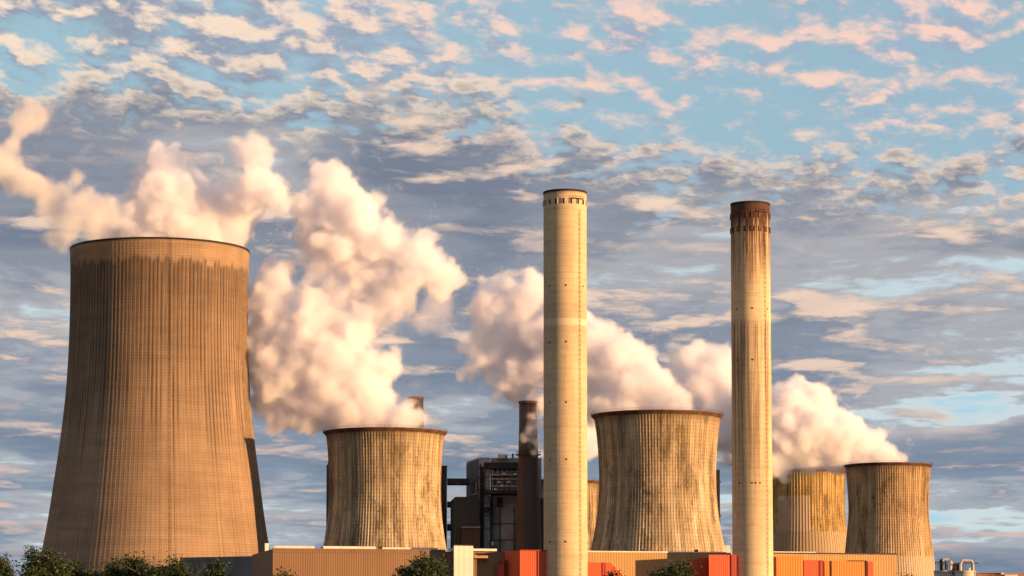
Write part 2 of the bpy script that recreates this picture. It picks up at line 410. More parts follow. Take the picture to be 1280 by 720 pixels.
BASE_BIG = (0.245, 0.165, 0.108)
big_m = tower_mat('big_tower_concrete', 140, 200, BASE_BIG, (0.050, 0.034, 0.026), (0.36, 0.27, 0.19), 'big', 3.3)
big, BC, BR = cooling_tower('tall tan cooling tower with dark vertical streaks, far larger than the others', 1330, 200,
    [(314, 112.3), (345, 111.2), (400, 111.2), (450, 112.5), (500, 115.5), (560, 122), (600, 127.5), (650, 134.5), (690, 141.5), (820, 166)],
    140, big_m, 0.05, walkway=False, ladder_az=R(-76))
old = lambda n, H, st, sd, b=(0.46, 0.35, 0.215): tower_mat(n, 126, H, b, (0.095, 0.062, 0.036), (0.72, 0.60, 0.44), st, sd)
cooling_tower('stained cooling tower under drifting steam between the tallest tower and the dark chimney', 1314, 481.5,
    [(541.5, 74.2), (560, 71.8), (590, 70.2), (620, 69.8), (650, 71.5), (672, 74.5), (688, 77), (820, 90)],
    126, old('stained_concrete', 107, 'old', 11.0), 0.15)
cooling_tower('broad weathered cooling tower standing between the two tall chimneys', 1315, 821.5,
    [(520.5, 79.3), (540, 76.3), (570, 73.6), (600, 72.8), (630, 74.3), (660, 78), (690, 84), (820, 104)],
    126, old('weathered_concrete', 116, 'old', 29.0), 0.15)
cooling_tower('rightmost cooling tower with white streaks and a clean pale foot band', 1664, 1110,
    [(582.5, 52.4), (600, 51), (620, 49.8), (640, 49.4), (660, 51), (680, 53.2), (697, 55), (712, 57), (820, 66)],
    110, tower_mat('streaked_concrete', 110, 93, (0.54, 0.37, 0.20), (0.10, 0.06, 0.036), (0.58, 0.45, 0.33), 'foot', 47.0), 0.24)
cooling_tower('yellowish cooling tower with a pale cleaned patch, its rim lost in steam', 1780, 1004,
    [(590, 52), (610, 51.2), (640, 51.2), (665, 53.5), (690, 57), (820, 70)],
    90, tower_mat('patched_concrete', 90, 120, (0.52, 0.35, 0.13), (0.12, 0.08, 0.04), (0.44, 0.34, 0.25), 'patch', 63.0), 0.24)
cooling_tower('sliver of a cooling tower peeking out right of the plain tall chimney', 1650, 700,
    [(603, 49), (625, 47.5), (650, 47.8), (675, 50), (690, 52), (820, 66)],
    90, tower_mat('far_concrete', 90, 110, (0.40, 0.295, 0.175), (0.085, 0.062, 0.042), (0.50, 0.41, 0.30), 'old', 83.0), 0.24)

# ------------------------------------------------------------------ tall concrete chimneys
def chimney_mat(name, H, soot, seed, paint=(0.48, 0.37, 0.235)):
    m, t, bs = new_mat(name)
    uv = t.node('ShaderNodeUVMap', uv_map='uv').outputs[0]
    u, v, _ = t.split(uv)
    cx, sy = t.m('COSINE', u), t.m('SINE', u)
    def pn(fu, fv, det=4.0, ro=0.6, off=0.0):
        return t.noise(t.xyz(t.mul(cx, fu), t.mul(sy, fu), t.add(t.mul(v, fv), seed + off)), 1.0, det, ro)
    streak = pn(6.5, 0.012, 5.0, 0.68); fine = pn(22.0, 0.05, 4.0, 0.7, 9.0); runs = pn(8.5, 0.035, 5.0, 0.7, 33.0)
    rings = t.noise(t.xyz(0.0, seed, t.mul(v, 0.35)), 1.0, 6.0, 0.7); patch = pn(1.5, 0.05, 5.0, 0.6, 21.0)
    ringw = pn(1.2, 0.30, 4.0, 0.7, 77.0)
    lift = t.m('FRACT', t.div(v, 2.6)); ll = t.sm(t.m('ABSOLUTE', t.sub(lift, 0.5)), 0.42, 0.49)
    c = t.mix(t.sm(patch, 0.3, 0.7), tuple(q * 0.9 for q in paint), tuple(q * 1.1 for q in paint))
    c = t.mix(t.mul(t.sm(ringw, 0.48, 0.70), 0.34), c, (0.27, 0.19, 0.125))
    c = t.mix(t.mul(t.sm(rings, 0.50, 0.66), 0.38), c, (0.30, 0.21, 0.14))
    c = t.mix(t.mul(ll, 0.16), c, (0.15, 0.11, 0.08))
    if not soot:
        band = t.mul(t.sm(v, 52.0, 52.6), t.sm(v, 55.4, 54.8))
        c = t.mix(t.mul(t.sm(t.m('ABSOLUTE', t.sub(v, 52.0)), 15.0, 4.0), 0.22), c, (0.24, 0.18, 0.14))
        c = t.mix(t.mul(band, 0.45), c, (0.62, 0.54, 0.42))
        c = t.mix(t.mul(t.sm(t.add(v, t.mul(fine, 3.0)), 3.6, 1.6), 0.7), c, (0.12, 0.08, 0.05))
        c = t.mix(t.mul(t.sm(streak, 0.6, 0.75), 0.25), c, (0.22, 0.16, 0.11))
    else:
        line = t.add(v, t.mul(t.sub(streak, 0.5), 34.0))
        c = t.mix(t.mul(t.sm(t.add(v, t.mul(t.sub(streak, 0.5), 90.0)), 40.0, 2.0), 0.55), c, (0.20, 0.070, 0.030))
        c = t.mix(t.mul(t.sm(line, 11.5, 6.0), 0.94), c, (0.060, 0.022, 0.014))
        drip = t.mul(t.sm(runs, 0.44, 0.56), t.sm(t.add(v, t.mul(t.sub(streak, 0.5), 50.0)), 40.0, 10.0))
        c = t.mix(t.mul(drip, 0.88), c, (0.050, 0.028, 0.020))
        mid = t.mul(t.sm(streak, 0.42, 0.60), t.mul(t.sm(v, 47.0, 51.5), t.sm(v, 150.0, 70.0)))
        c = t.mix(t.mul(mid, 0.85), c, (0.14, 0.080, 0.050))
    t.put(bs.inputs['Base Color'], c); bs.inputs['Roughness'].default_value = 0.85
    b = t.node('ShaderNodeBump', {'Strength': 0.35, 'Distance': 0.25, 'Height': t.add(fine, t.mul(ll, -0.6))}); t.put(bs.inputs['Normal'], b.outputs[0])
    return m

def tall_chimney(label, D, cx, top_py, hw_top, hw_bot, mat, openings, platform_py, dots):
    c = at(cx, top_py, D); H = c.z; r1 = hw_top * D / F; r0 = hw_bot * D / F
    root = empty('tall_chimney', (c.x, D, 0)); tag(root, label, 'chimney', 'tall concrete chimneys')
    V, UV, FC = [], [], []; n = 96; rows = 60
    for j in range(rows + 1):
        z = H * j / rows; r = r0 + (r1 - r0) * j / rows
        for i in range(n + 1):
            a = 2 * math.pi * i / n - math.pi; V.append((r * math.cos(a), r * math.sin(a), z)); UV.append((a, H - z))
    for j in range(rows):
        for i in range(n): FC.append((j * (n + 1) + i, j * (n + 1) + i + 1, (j + 1) * (n + 1) + i + 1, (j + 1) * (n + 1) + i))
    b0 = len(V)
    for z in (H, H - 10):
        for i in range(n + 1):
            a = 2 * math.pi * i / n - math.pi; V.append(((r1 - .5) * math.cos(a), (r1 - .5) * math.sin(a), z)); UV.append((a, H - z))
    for i in range(n): FC.append((b0 + i, b0 + i + 1, b0 + n + 2 + i, b0 + n + 1 + i))
    mesh_obj('shaft', V, FC, mat, root, smooth=True, uvs=UV)
    mb = MB(); mb.lathe([(r1 - 0.6, H - 0.2), (r1 - 0.6, H + 0.35), (r1 + 0.18, H + 0.35), (r1 + 0.18, H - 0.45), (r1 + 0.02, H - 0.45)], 96, close=True)
    mb.build('cap_ring', BLACK, root)
    for (depth_m, hh, ww, cnt, off) in openings:                 # each opening: dark recess plate with a raised surround
        for i in range(cnt):
            a = 2 * math.pi * (i + off) / cnt
            if math.sin(a) > 0.25: continue
            r = r0 + (r1 - r0) * (H - depth_m) / H
            f = MB(); f.box((r * math.cos(a) , r * math.sin(a), H - depth_m), 0.30, ww, hh, a); op = f.build('vent_opening', BLACK if len(openings) == 1 else RUST, root)
            g = MB(); ca, sa = math.cos(a), math.sin(a)
            for s in (-1, 1):
                g.box(((r + .02) * ca - sa * s * (ww / 2 + .08), (r + .02) * sa + ca * s * (ww / 2 + .08), H - depth_m), 0.5, 0.14, hh + .3, a)
            g.box(((r + .02) * ca, (r + .02) * sa, H - depth_m + hh / 2 + .08), 0.5, ww, 0.14, a)
            g.build('surround', mat if False else (SILOCON if len(openings) == 1 else RUST), op)
    la = R(-90 + 40); lb = MB(); sx, sy = -math.sin(la), math.cos(la)
    for i in range(90):
        z0 = 6 + (H - 14) * i / 90; z1 = 6 + (H - 14) * (i + 1) / 90; r = r0 + (r1 - r0) * z0 / H + 0.3
        for s in (-.35, .35): lb.bar((r * math.cos(la) + sx * s, r * math.sin(la) + sy * s, z0), (r * math.cos(la) + sx * s, r * math.sin(la) + sy * s, z1), 0.06, 4)
        lb.box((r * math.cos(la), r * math.sin(la), z0), 0.3, 0.5, 0.14, la)
    lb.build('caged_ladder', RUST, root)
    pz = at(cx, platform_py, D).z; pb = MB()
    for i in range(-5, 5):
        a0, a1 = la - R(7) + R(3.2) * i, la - R(7) + R(3.2) * (i + 1); q = []
        for a, rr in ((a0, r1 - .05), (a1, r1 - .05), (a1, r1 + 1.3), (a0, r1 + 1.3)): q.append((rr * math.cos(a), rr * math.sin(a)))
        pb.prism(q[::-1], pz - .12, pz + .12)
        pb.bar((q[2][0], q[2][1], pz), (q[2][0], q[2][1], pz + 1.15), .06, 4); pb.bar((q[2][0], q[2][1], pz + 1.1), (q[3][0], q[3][1], pz + 1.1), .06, 4)
    pb.build('platform', RUST, root)
    for py, degs in dots:
        z = at(cx, py, D).z
        for dg in degs:
            a = R(-90 + dg); r = r0 + (r1 - r0) * z / H
            MB().box((r * math.cos(a), r * math.sin(a), z), 0.5, 0.38, 0.7, a).build('warning_lamp', RUST, root)
    return root

tall_chimney('tall pale chimney with a row of small openings, left of the two', 1098, 706.2, 241.5, 27.2, 27.4,
    chimney_mat('cream_chimney_concrete', 186, False, 7.0, (0.45, 0.345, 0.215)), [(4.5, 2.0, 0.9, 18, 0.25)], 252,
    [(360, (-46, 2, 54)), (430, (-46, 2)), (505, (-46, 2)), (576, (-46, 2)), (678, (-46, 0))])
tall_chimney('tall pale chimney with a sooty rust brown top, right of the two', 1110, 937.6, 256, 24.6, 25.6,
    chimney_mat('sooty_chimney_concrete', 184, True, 19.0), [(5.2, 2.0, 1.0, 16, 0.1), (11.0, 2.0, 1.0, 16, 0.1)], 268,
    [(388, (-50, 0, 50)), (452, (-50, 0)), (534, (-30,)), (605, (-45, -4, 6, 18))])

# ------------------------------------------------------------------ boiler house group (in the shadow of the broad tower)
def P2(px, D): p = at(px, 700, D); return (p.x, p.y)
def Z(px, py, D): return at(px, py, D).z
def prism_px(mb, pts, top, bot=None, D=None):
    """pts: (pixel column, depth) footprint corners; top / bot: pixel rows measured at depth D (default: first corner)"""
    D = D or pts[0][1]; z1 = Z(640, top, D); z0 = 0.0 if bot is None else Z(640, bot, D)
    return mb.prism([P2(*p) for p in pts], z0, z1)

bh = empty('boiler_house', at(640, 820, 1349)); bh.location.z = 0
tag(bh, 'tall grey boiler house with an open machine deck behind the orange boxes', 'building')
bo = bh.location
def bpart(name, mat, fill, parent=None):
    mb = MB(); fill(mb); mb.v = [(x - bo.x, y - bo.y, z) for x, y, z in mb.v]; return mb.build(name, mat, parent or bh)
def f_(mb):
    prism_px(mb, [(583, 1375), (598, 1345), (612.5, 1345), (612.5, 1375)], 572, None, 1345)
    prism_px(mb, [(613, 1352), (677, 1352), (677, 1385), (613, 1385)], 571.2, None, 1345)
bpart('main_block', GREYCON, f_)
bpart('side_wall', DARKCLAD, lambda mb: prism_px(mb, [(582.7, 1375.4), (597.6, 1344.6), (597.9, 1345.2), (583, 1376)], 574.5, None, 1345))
bpart('roof_hood', DARKSTEEL, lambda mb: prism_px(mb, [(605, 1340), (668, 1340), (668, 1351.9), (605, 1351.9)], 579, 586.5, 1345))
bpart('roof_hatch', PALE, lambda mb: prism_px(mb, [(622, 1350), (632, 1350), (632, 1358), (622, 1358)], 567, 572, 1345))
deck = bpart('machine_deck', DARKSTEEL, lambda mb: prism_px(mb, [(606, 1338), (668, 1338), (668, 1351.9), (606, 1351.9)], 614, 618, 1345))
def f_(mb):
    for px in range(609, 668, 6): prism_px(mb, [(px, 1339.5), (px + 1.2, 1339.5), (px + 1.2, 1341), (px, 1341)], 588, 614, 1345)
    for py in (594, 599, 608): prism_px(mb, [(607, 1338.4), (668, 1338.4), (668, 1339.3), (607, 1339.3)], py, py + 1.3, 1345)
    prism_px(mb, [(609, 1343), (668, 1343), (668, 1346), (609, 1346)], 589, 593.5, 1345)
bpart('deck_frame', GREYCON, f_, deck)
for px, py in ((620, 612), (625, 603), (631, 592.6), (637, 603), (645, 593), (628, 607.5)):
    bpart('floodlight', LAMPGLASS, lambda mb: prism_px(mb, [(px - 2.4, 1337.6), (px + 0.6, 1337.6), (px + 0.6, 1338.3), (px - 2.4, 1338.3)], py, py + 1.3, 1345), deck)
def f_(mb):
    c = at(636, 700, 1356); r = 10.0; zt = Z(640, 629, 1345); zb = Z(640, 619, 1345)
    mb.lathe([(r, 0), (r, zt - .02)], 48, (c.x, c.y)); mb.lathe([(r, zt), (r + 3.5, zb - .3), (0.1, zb - .3)], 48, (c.x, c.y))
bpart('ash_silo', GREYCON, f_)
def f_(mb):
    prism_px(mb, [(616.5, 1336.5), (621, 1336.5), (628, 1345), (624, 1345)], 622, 634, 1345)
    prism_px(mb, [(606, 1341), (610, 1341), (612, 1344.8), (606, 1344.8)], 634, 639, 1345)
bpart('coal_chute', DARKSTEEL, f_)
bpart('stair_window', LAMPGLASS, lambda mb: prism_px(mb, [(614.5, 1344.6), (617, 1344.6), (617, 1345), (614.5, 1345)], 677, 682, 1345))
bpart('rear_wing', DARKCLAD, lambda mb: prism_px(mb, [(671, 1345), (700, 1345), (700, 1380), (671, 1380)], 623, None, 1345))
def f_(mb):
    for i, px in enumerate((588.5, 594.5)):
        prism_px(mb, [(px, 1358 - i * 12), (px + 1.2, 1356 - i * 12), (px + 1.6, 1357 - i * 12), (px + .4, 1359 - i * 12)], 601 + 2 * i, 617, 1345)
    prism_px(mb, [(586, 1364), (598, 1342), (598.4, 1343), (586.4, 1365)], 616, 618, 1345)
bpart('steel_stair', GREYCON, f_)
def f_(mb):
    for px, y0 in ((600.5, 580), (602.4, 584), (604.2, 590)): mb.bar((at(px, 700, 1344).x, 1344.2, 0), (at(px, 700, 1344).x, 1344.2, Z(px, y0, 1344)), .35, 8)
bpart('pipe_run', DARKSTEEL, f_)
for py in (584, 597, 612, 628, 644, 660):
    bpart('wall_band', DARKSTEEL, lambda mb: prism_px(mb, [(597.6, 1344.5), (612.6, 1344.5), (612.6, 1344.95), (597.6, 1344.95)], py, py + .6, 1345))
for px in (625, 633, 641): bpart('vent_stack', DARKSTEEL, lambda mb: mb.bar((at(px, 700, 1360).x, 1360, Z(px, 573, 1345)), (at(px, 700, 1360).x, 1360, Z(px, 566 - (px % 3), 1345)), .45, 8))
def f_(mb):
    c = at(636, 700, 1356)
    for k in range(7):
        z = 20 + k * 8; mb.lathe([(10.0, z), (10.25, z), (10.25, z + .4), (10.0, z + .4)], 48, (c.x, c.y), close=True)
    for a in (-115, -75): mb.bar((c.x + 10.5 * math.cos(R(a)), c.y + 10.5 * math.sin(R(a)), 0), (c.x + 10.5 * math.cos(R(a)), c.y + 10.5 * math.sin(R(a)), 76), .25, 6)
bpart('silo_hoop', DARKSTEEL, f_)

an = empty('bunker_block', (at(590, 700, 1335).x, 1335, 0)); tag(an, 'black windowless bunker block with a sloping corner beside the boiler house', 'building')
mb = MB(); z1 = Z(640, 621, 1335)
pts = [P2(563, 1348), P2(569, 1335), P2(597.5, 1335), P2(597.5, 1343.5), P2(583, 1374), P2(563, 1374)]
mb.prism(pts, 0, [Z(640, 624.5, 1335), z1, z1, z1, z1, Z(640, 624.5, 1335)]); mb.v = [(x - an.location.x, y - an.location.y, z) for x, y, z in mb.v]
mb.build('wall', DARKCLAD, an)
mb = MB(); prism_px(mb, [(577.5, 1330), (600, 1330), (600, 1334.7), (577.5, 1334.7)], 660, None, 1335); mb.v = [(x - an.location.x, y - an.location.y, z) for x, y, z in mb.v]
mb.build('lean_to', BROWNDARK, an)
mb = MB(); prism_px(mb, [(577, 1329), (600.5, 1329), (600.5, 1334.7), (577, 1334.7)], 659, 660.2, 1335)
for px in (571, 575, 580, 588): prism_px(mb, [(px, 1340), (px + .8, 1340), (px + .8, 1341), (px, 1341)], 618.5 - (px % 2), 622, 1335) if False else None
mb.v = [(x - an.location.x, y - an.location.y, z) for x, y, z in mb.v]; mb.build('roof_edge', GREYCON, an)

def block(name, label, cat, pts, top, mat, D=None, bot=None, part='wall', group=None, extra=None):
    p0 = P2(*pts[0]); root = empty(name, (p0[0], p0[1], 0)); tag(root, label, cat, group)
    mb = MB(); prism_px(mb, pts, top, bot, D); mb.v = [(x - p0[0], y - p0[1], z) for x, y, z in mb.v]; mb.build(part, mat, root)
    for nm, mt, fn in (extra or []):
        mb = MB(); fn(mb); mb.v = [(x - p0[0], y - p0[1], z) for x, y, z in mb.v]; mb.build(nm, mt, root)
    return root

block('transfer_tower', 'narrow black conveyor tower touching the right edge of a stained cooling tower', 'tower',
      [(546, 1352), (558.5, 1352), (558.5, 1366), (546, 1366)], 583, DARKCLAD, extra=[
      ('roof_rail', DARKSTEEL, lambda mb: prism_px(mb, [(546, 1351.5), (559, 1351.5), (559, 1352), (546, 1352)], 582, 583.4))])
for lab, a, b, y0, y1, mt in (('topmost dark conveyor bridge running from the black tower into the boiler house', 558.7, 587, 598, 604.5, DARKCLAD),
                              ('middle dark conveyor bridge reaching the bunker block just below its roof', 558.7, 563, 627, 632.5, DARKCLAD),
                              ('lowest dark conveyor bridge reaching the bunker block near its base', 558.7, 563, 655, 661.5, DARKCLAD)):
    block('conveyor_bridge', lab, 'conveyor bridge', [(a, 1354), (b, 1354), (b, 1361), (a, 1361)], y0, mt, D=1354, bot=y1, part='gallery', group='conveyor bridges', extra=[
        ('underframe', DARKSTEEL, lambda mb, a=a, b=b, y1=y1: prism_px(mb, [(a, 1355), (b, 1355), (b, 1360), (a, 1360)], y1 + .05, y1 + 1.4, 1354))])
block('slim_dark_building', 'slim dark block with a rusty flank at the left edge of a stained cooling tower', 'building',
      [(407.5, 1420), (411.5, 1400), (430, 1400), (430, 1420)], 578, BLACK, D=1400, extra=[
      ('rusty_flank', plain('rust_orange_sheet', (0.26, 0.07, 0.025), 0.8, 0.3, 0.2), lambda mb: prism_px(mb, [(409.5, 1397), (413.5, 1397), (413.5, 1399.5), (409.5, 1399.5)], 580, 622, 1400)),
      ('roof_knob', DARKSTEEL, lambda mb: prism_px(mb, [(409, 1404), (411, 1404), (411, 1408), (409, 1408)], 576.5, 578.2, 1400))])
block('dark_stair_tower', 'slim black tower behind the right flank of the broad cooling tower', 'tower',
      [(888, 1420), (900.5, 1420), (900.5, 1434), (888, 1434)], 587, BLACK, extra=[
      ('landing', DARKSTEEL, lambda mb, y=y: prism_px(mb, [(893, 1418), (902, 1418), (902, 1419.6), (893, 1419.6)], y, y + 1.5, 1420)) for y in (602, 644)])

def dark_stack(label, D, cx, rows, mat, ring_py=None):
    c = at(cx, rows[0][0], D); root = empty('steel_stack', (c.x, D, 0)); tag(root, label, 'chimney', 'dark steel stacks')
    prof = sorted(((at(cx, py, D).z, hw * D / F) for py, hw in rows)); prof = [(prof[0][1], 0.0)] + [(r, z) for z, r in prof]
    mb = MB(); mb.lathe([(r, z) for r, z in prof] + [(prof[-1][0] - .5, prof[-1][1]), (prof[-1][0] - .5, prof[-1][1] - 8)], 32); mb.build('shaft', mat, root, True)
    r, z = prof[-1]; mb = MB(); mb.lathe([(r - .55, z - .3), (r - .55, z + .5), (r + .3, z + .5), (r + .3, z - .6), (r + .02, z - .6)], 32, close=True); mb.build('cap_ring', RUST, root)
    if ring_py:
        z = at(cx, ring_py, D).z; r = [hw for py, hw in rows if py == ring_py][0] * D / F
        mb = MB(); mb.lathe([(r + .02, z), (r + 1.4, z), (r + 1.4, z + .4), (r + .02, z + .4)], 32, close=True)
        for i in range(20):
            a = 2 * math.pi * i / 20; mb.bar(((r + 1.3) * math.cos(a), (r + 1.3) * math.sin(a), z + .4), ((r + 1.3) * math.cos(a), (r + 1.3) * math.sin(a), z + 1.6), .07, 4)
        mb.lathe([(r + 1.25, z + 1.5), (r + 1.38, z + 1.5), (r + 1.38, z + 1.65), (r + 1.25, z + 1.65)], 32, close=True); mb.build('gallery', DARKSTEEL, root)
    return root
dark_stack('dark brown tapering stack rising in front of the grey boiler house', 1322, 660.2, [(503, 11.3), (540, 11.6), (569, 12.4), (630, 14.2), (690, 16.4), (820, 20)], BROWNDARK, 569)
dark_stack('short reddish stack top poking out of the steam above a cooling tower', 1420, 519.5, [(497.5, 9.8), (560, 10.6), (820, 14)], BROWNDARK)

# ------------------------------------------------------------------ long halls in front
SL = 0.2206                                                    # the facade line: recedes to the right
def FY(px, off=0.0):
    """depth of the facade line at pixel column px, moved back by off metres"""
    u = (px - 640) / F / math.cos(PITCH); return (1082 + off + SL * 95) / (1 - SL * u * math.cos(PITCH))
def FR(px, off=0.0): return (px, FY(px, off))
h0 = Z(640, 686, 1082)
def hall(name, label, a, b, mat, depth=62, top=0.0, extra=None):
    p = [FR(a), FR(b)]; q = [P2(*p[0]), P2(*p[1])]
    nx, ny = -SL / math.hypot(1, SL), 1 / math.hypot(1, SL)
    q += [(q[1][0] + nx * depth, q[1][1] + ny * depth), (q[0][0] + nx * depth, q[0][1] + ny * depth)]
    root = empty(name, (q[0][0], q[0][1], 0)); tag(root, label, 'building')
    mb = MB(); mb.prism(q, 0, h0 + top); mb.v = [(x - q[0][0], y - q[0][1], z) for x, y, z in mb.v]; mb.build('wall', mat, root)
    for nm, mt, fn in (extra or []):
        mb = MB(); fn(mb); mb.v = [(x - q[0][0], y - q[0][1], z) for x, y, z in mb.v]; mb.build(nm, mt, root)
    return root
def strip(a, b, off=24, dz0=0.02, dz1=2.2, dep=6):
    def fn(mb): mb.prism([P2(*FR(a, off)), P2(*FR(b, off)), P2(*FR(b, off + dep)), P2(*FR(a, off + dep))], h0 + dz0, h0 + dz1)
    return fn
def rail(a, b):
    def fn(mb): mb.prism([P2(*FR(a, -.25)), P2(*FR(b, -.25)), P2(*FR(b, .35)), P2(*FR(a, .35))], h0 - .25, h0 + .28)
    return fn
hall('long_hall', 'long plain brown metal hall at the foot of the tallest cooling tower', 341, 557, BROWNCLAD, 68, 0, [
    ('roof_edge', BROWNCLAD, rail(341, 557)),
    ('roof_light', PALE, strip(343, 393)), ('roof_light', PALE, strip(404, 470)), ('roof_light', PALE, strip(478, 547, 24, 0.02, 1.9)),
    ('roof_vent', DARKSTEEL, strip(401, 404, 23, 0.02, 2.0, 4)), ('roof_vent', DARKSTEEL, strip(474, 478, 23, 0.02, 2.2, 4)),
    ('roof_curb', PALE, strip(331, 336, 60, 0.02, 4.6, 4))])
hall('link_hall', 'shaded brown hall section between the white shaft and the orange boxes', 557.8, 733, BROWNCLAD, 60, -0.5, [
    ('roof_edge', PALE, lambda mb: mb.prism([P2(*FR(560, -.6)), P2(*FR(621, -.6)), P2(*FR(621, .4)), P2(*FR(560, .4))], h0 - .2, h0 + .75)),
    ('canopy', YELLOWCLAD, lambda mb: mb.prism([P2(*FR(592, -5)), P2(*FR(610, -5)), P2(*FR(610, -.05)), P2(*FR(592, -.05))], h0 - 3.2, h0 - 2.2))])
hall('ochre_hall', 'long ochre ribbed hall running from the broad cooling tower to the right', 733.8, 1121, YELLOWCLAD, 60, 0, [
    ('roof_edge', PALE, rail(734, 908)), ('roof_edge', DARKSTEEL, rail(966, 1121.3)),
    ('roof_vent', DARKSTEEL, strip(801, 806, .6, 0.02, 1.2, 2)), ('roof_vent', DARKSTEEL, strip(868, 873, .6, 0.02, 1.2, 2)),
    ('roof_light', PALE, strip(966, 1020, 24, 0.02, 1.6)),
    ('roof_box', PALE, strip(907, 913, 10, 0.02, 3.4, 5))])
block('lift_shaft', 'white square lift shaft in front of the hall roofs', 'tower', [(567.5, 1091), (591.5, 1094.5), (591.5, 1097.2), (566.3, 1097.2)], 682, WHITECLAD, D=1091, extra=[
    ('roof_rail', RUST, lambda mb: [prism_px(mb, [(567.5 + i * 3.4, 1095), (568 + i * 3.4, 1095), (568 + i * 3.4, 1095.5), (567.5 + i * 3.4, 1095.5)], 680.6, 682.05, 1091) for i in range(7)]
     + [prism_px(mb, [(567.4, 1094.9), (591, 1094.9), (591, 1095.3), (567.4, 1095.3)], 680.3, 680.7, 1091)])])

def fb(a, b, o0, o1): return [FR(a, o0), FR(b, o0), FR(b, o1), FR(a, o1)]
G = 'orange and red clad boxes'
block('duct_housing', 'tall orange clad box beside the left foot of the plain chimney', 'building', [(631, FY(631, -3)), (650, FY(650, -12)), (683.4, FY(683, -12)), (683.4, FY(683, -3))], 688, REDCLAD, D=FY(650, -12), group=G, extra=[
    ('corner_trim', REDDARK, lambda mb: prism_px(mb, [(672.2, FY(672, -12.4)), (673.6, FY(673, -12.4)), (673.6, FY(673, -12)), (672.2, FY(672, -12))], 688.2, None, FY(650, -12))),
    ('roof_edge', REDDARK, lambda mb: prism_px(mb, [(649.8, FY(650, -12.5)), (683.7, FY(683, -12.5)), (683.7, FY(683, -11.8)), (649.8, FY(650, -11.8))], 687.2, 688.3, FY(650, -12)))])
block('duct_housing', 'low dark red stub on the left of the tall orange box', 'building', [(621.5, FY(621, -3)), (630.5, FY(630, -6)), (630.5, FY(630, -.3)), (621.5, FY(621, -.3))], 706, REDDARK, group=G, extra=[
    ('upper_step', REDDARK, lambda mb: prism_px(mb, [(626.5, FY(626, -3)), (630.5, FY(630, -5.8)), (630.5, FY(630, -.3)), (626.5, FY(626, -.3))], 699, 706.05))])
# low orange box with a sloping shoulder
p0 = P2(*FR(737, -8)); root = empty('sloped_duct', (p0[0], p0[1], 0)); tag(root, 'low orange box with a sloping right shoulder beside the plain chimney', 'building', G)
D0 = FY(737, -8); mb = MB(); q = [P2(*FR(x, -8)) for x in (725, 763, 778.5)]; qb = [P2(*FR(x, -.3)) for x in (725, 763, 778.5)]
zt, zs_ = Z(640, 703, D0), Z(640, 719.5, D0)
vs_ = [(q[0][0], q[0][1], 0), (q[2][0], q[2][1], 0), (q[2][0], q[2][1], zs_), (q[1][0], q[1][1], zt), (q[0][0], q[0][1], zt)]
vs_ += [(qb[0][0], qb[0][1], 0), (qb[2][0], qb[2][1], 0), (qb[2][0], qb[2][1], zs_), (qb[1][0], qb[1][1], zt), (qb[0][0], qb[0][1], zt)]
mb.add([(x - p0[0], y - p0[1], z) for x, y, z in vs_], [(0, 1, 2, 3, 4), (9, 8, 7, 6, 5)] + [(i, 5 + i, 5 + (i + 1) % 5, (i + 1) % 5) for i in range(5)])
mb.build('wall', REDCLAD, root)
mb = MB(); mb.prism([P2(*FR(753, -8.3)), P2(*FR(757.5, -8.3)), P2(*FR(757.5, -8.02)), P2(*FR(753, -8.02))], 0, zt - .05); mb.v = [(x - p0[0], y - p0[1], z) for x, y, z in mb.v]; mb.build('trim', REDDARK, root)
block('duct_housing', 'tall red clad box beside the left foot of the sooty chimney', 'building', [(886, FY(886, -20)), (921, FY(921, -20)), (921, FY(921, -1)), (886, FY(886, -1))], 693.3, REDCLAD, group=G, extra=[
    ('corner_trim', REDDARK, lambda mb: prism_px(mb, [(914, FY(914, -20.4)), (921.2, FY(921, -20.4)), (921.2, FY(921, -20.05)), (914, FY(914, -20.05))], 693, None, FY(886, -20)))])
block('duct_housing', 'stepped deep red box left of the tall red box', 'building', [(872.5, FY(872, -9)), (885.3, FY(885, -9)), (885.3, FY(885, -.5)), (872.5, FY(872, -.5))], 697, REDCLAD, group=G, extra=[
    ('lower_step', REDDARK, lambda mb: prism_px(mb, [(860, FY(860, -3)), (872.2, FY(872, -8)), (872.2, FY(872, -.4)), (860, FY(860, -.4))], 699.5, None, FY(872, -9)))])
block('duct_housing', 'bright orange wide box just right of the sooty chimney', 'building', fb(963, 1004, -10, -.3), 694.6, ORANGECLAD, group=G, extra=[
    ('downpipe', DARKSTEEL, lambda mb: prism_px(mb, [(969.4, FY(969, -10.6)), (970.6, FY(970, -10.6)), (970.6, FY(970, -10.02)), (969.4, FY(969, -10.02))], 696, None, FY(963, -10)))])
block('duct_housing', 'red box between the two bright orange boxes', 'building', fb(1005, 1029, -7, -.3), 700, REDCLAD, group=G, extra=[
    ('corner_trim', REDDARK, lambda mb: prism_px(mb, fb(1024.5, 1029.2, -7.3, -7.02), 700.5, None, FY(1005, -7)))])
block('duct_housing', 'bright orange double box with dark framed edges near the right end of the ochre hall', 'building', fb(1030.5, 1083.5, -6, -.3), 700.8, ORANGECLAD, group=G, extra=[
    ('door_frame', DARKSTEEL, lambda mb: [prism_px(mb, fb(a, b, -6.4, -6.02), y0, y1, FY(1030, -6)) for a, b, y0, y1 in ((1060, 1084, 700.2, 701.4), (1082.6, 1084, 701.5, 820), (1038.6, 1039.6, 701, 820))]),
    ('red_panel', REDCLAD, lambda mb: prism_px(mb, fb(1084.6, 1091, -5, -.3), 701.3, None, FY(1030, -6)))])

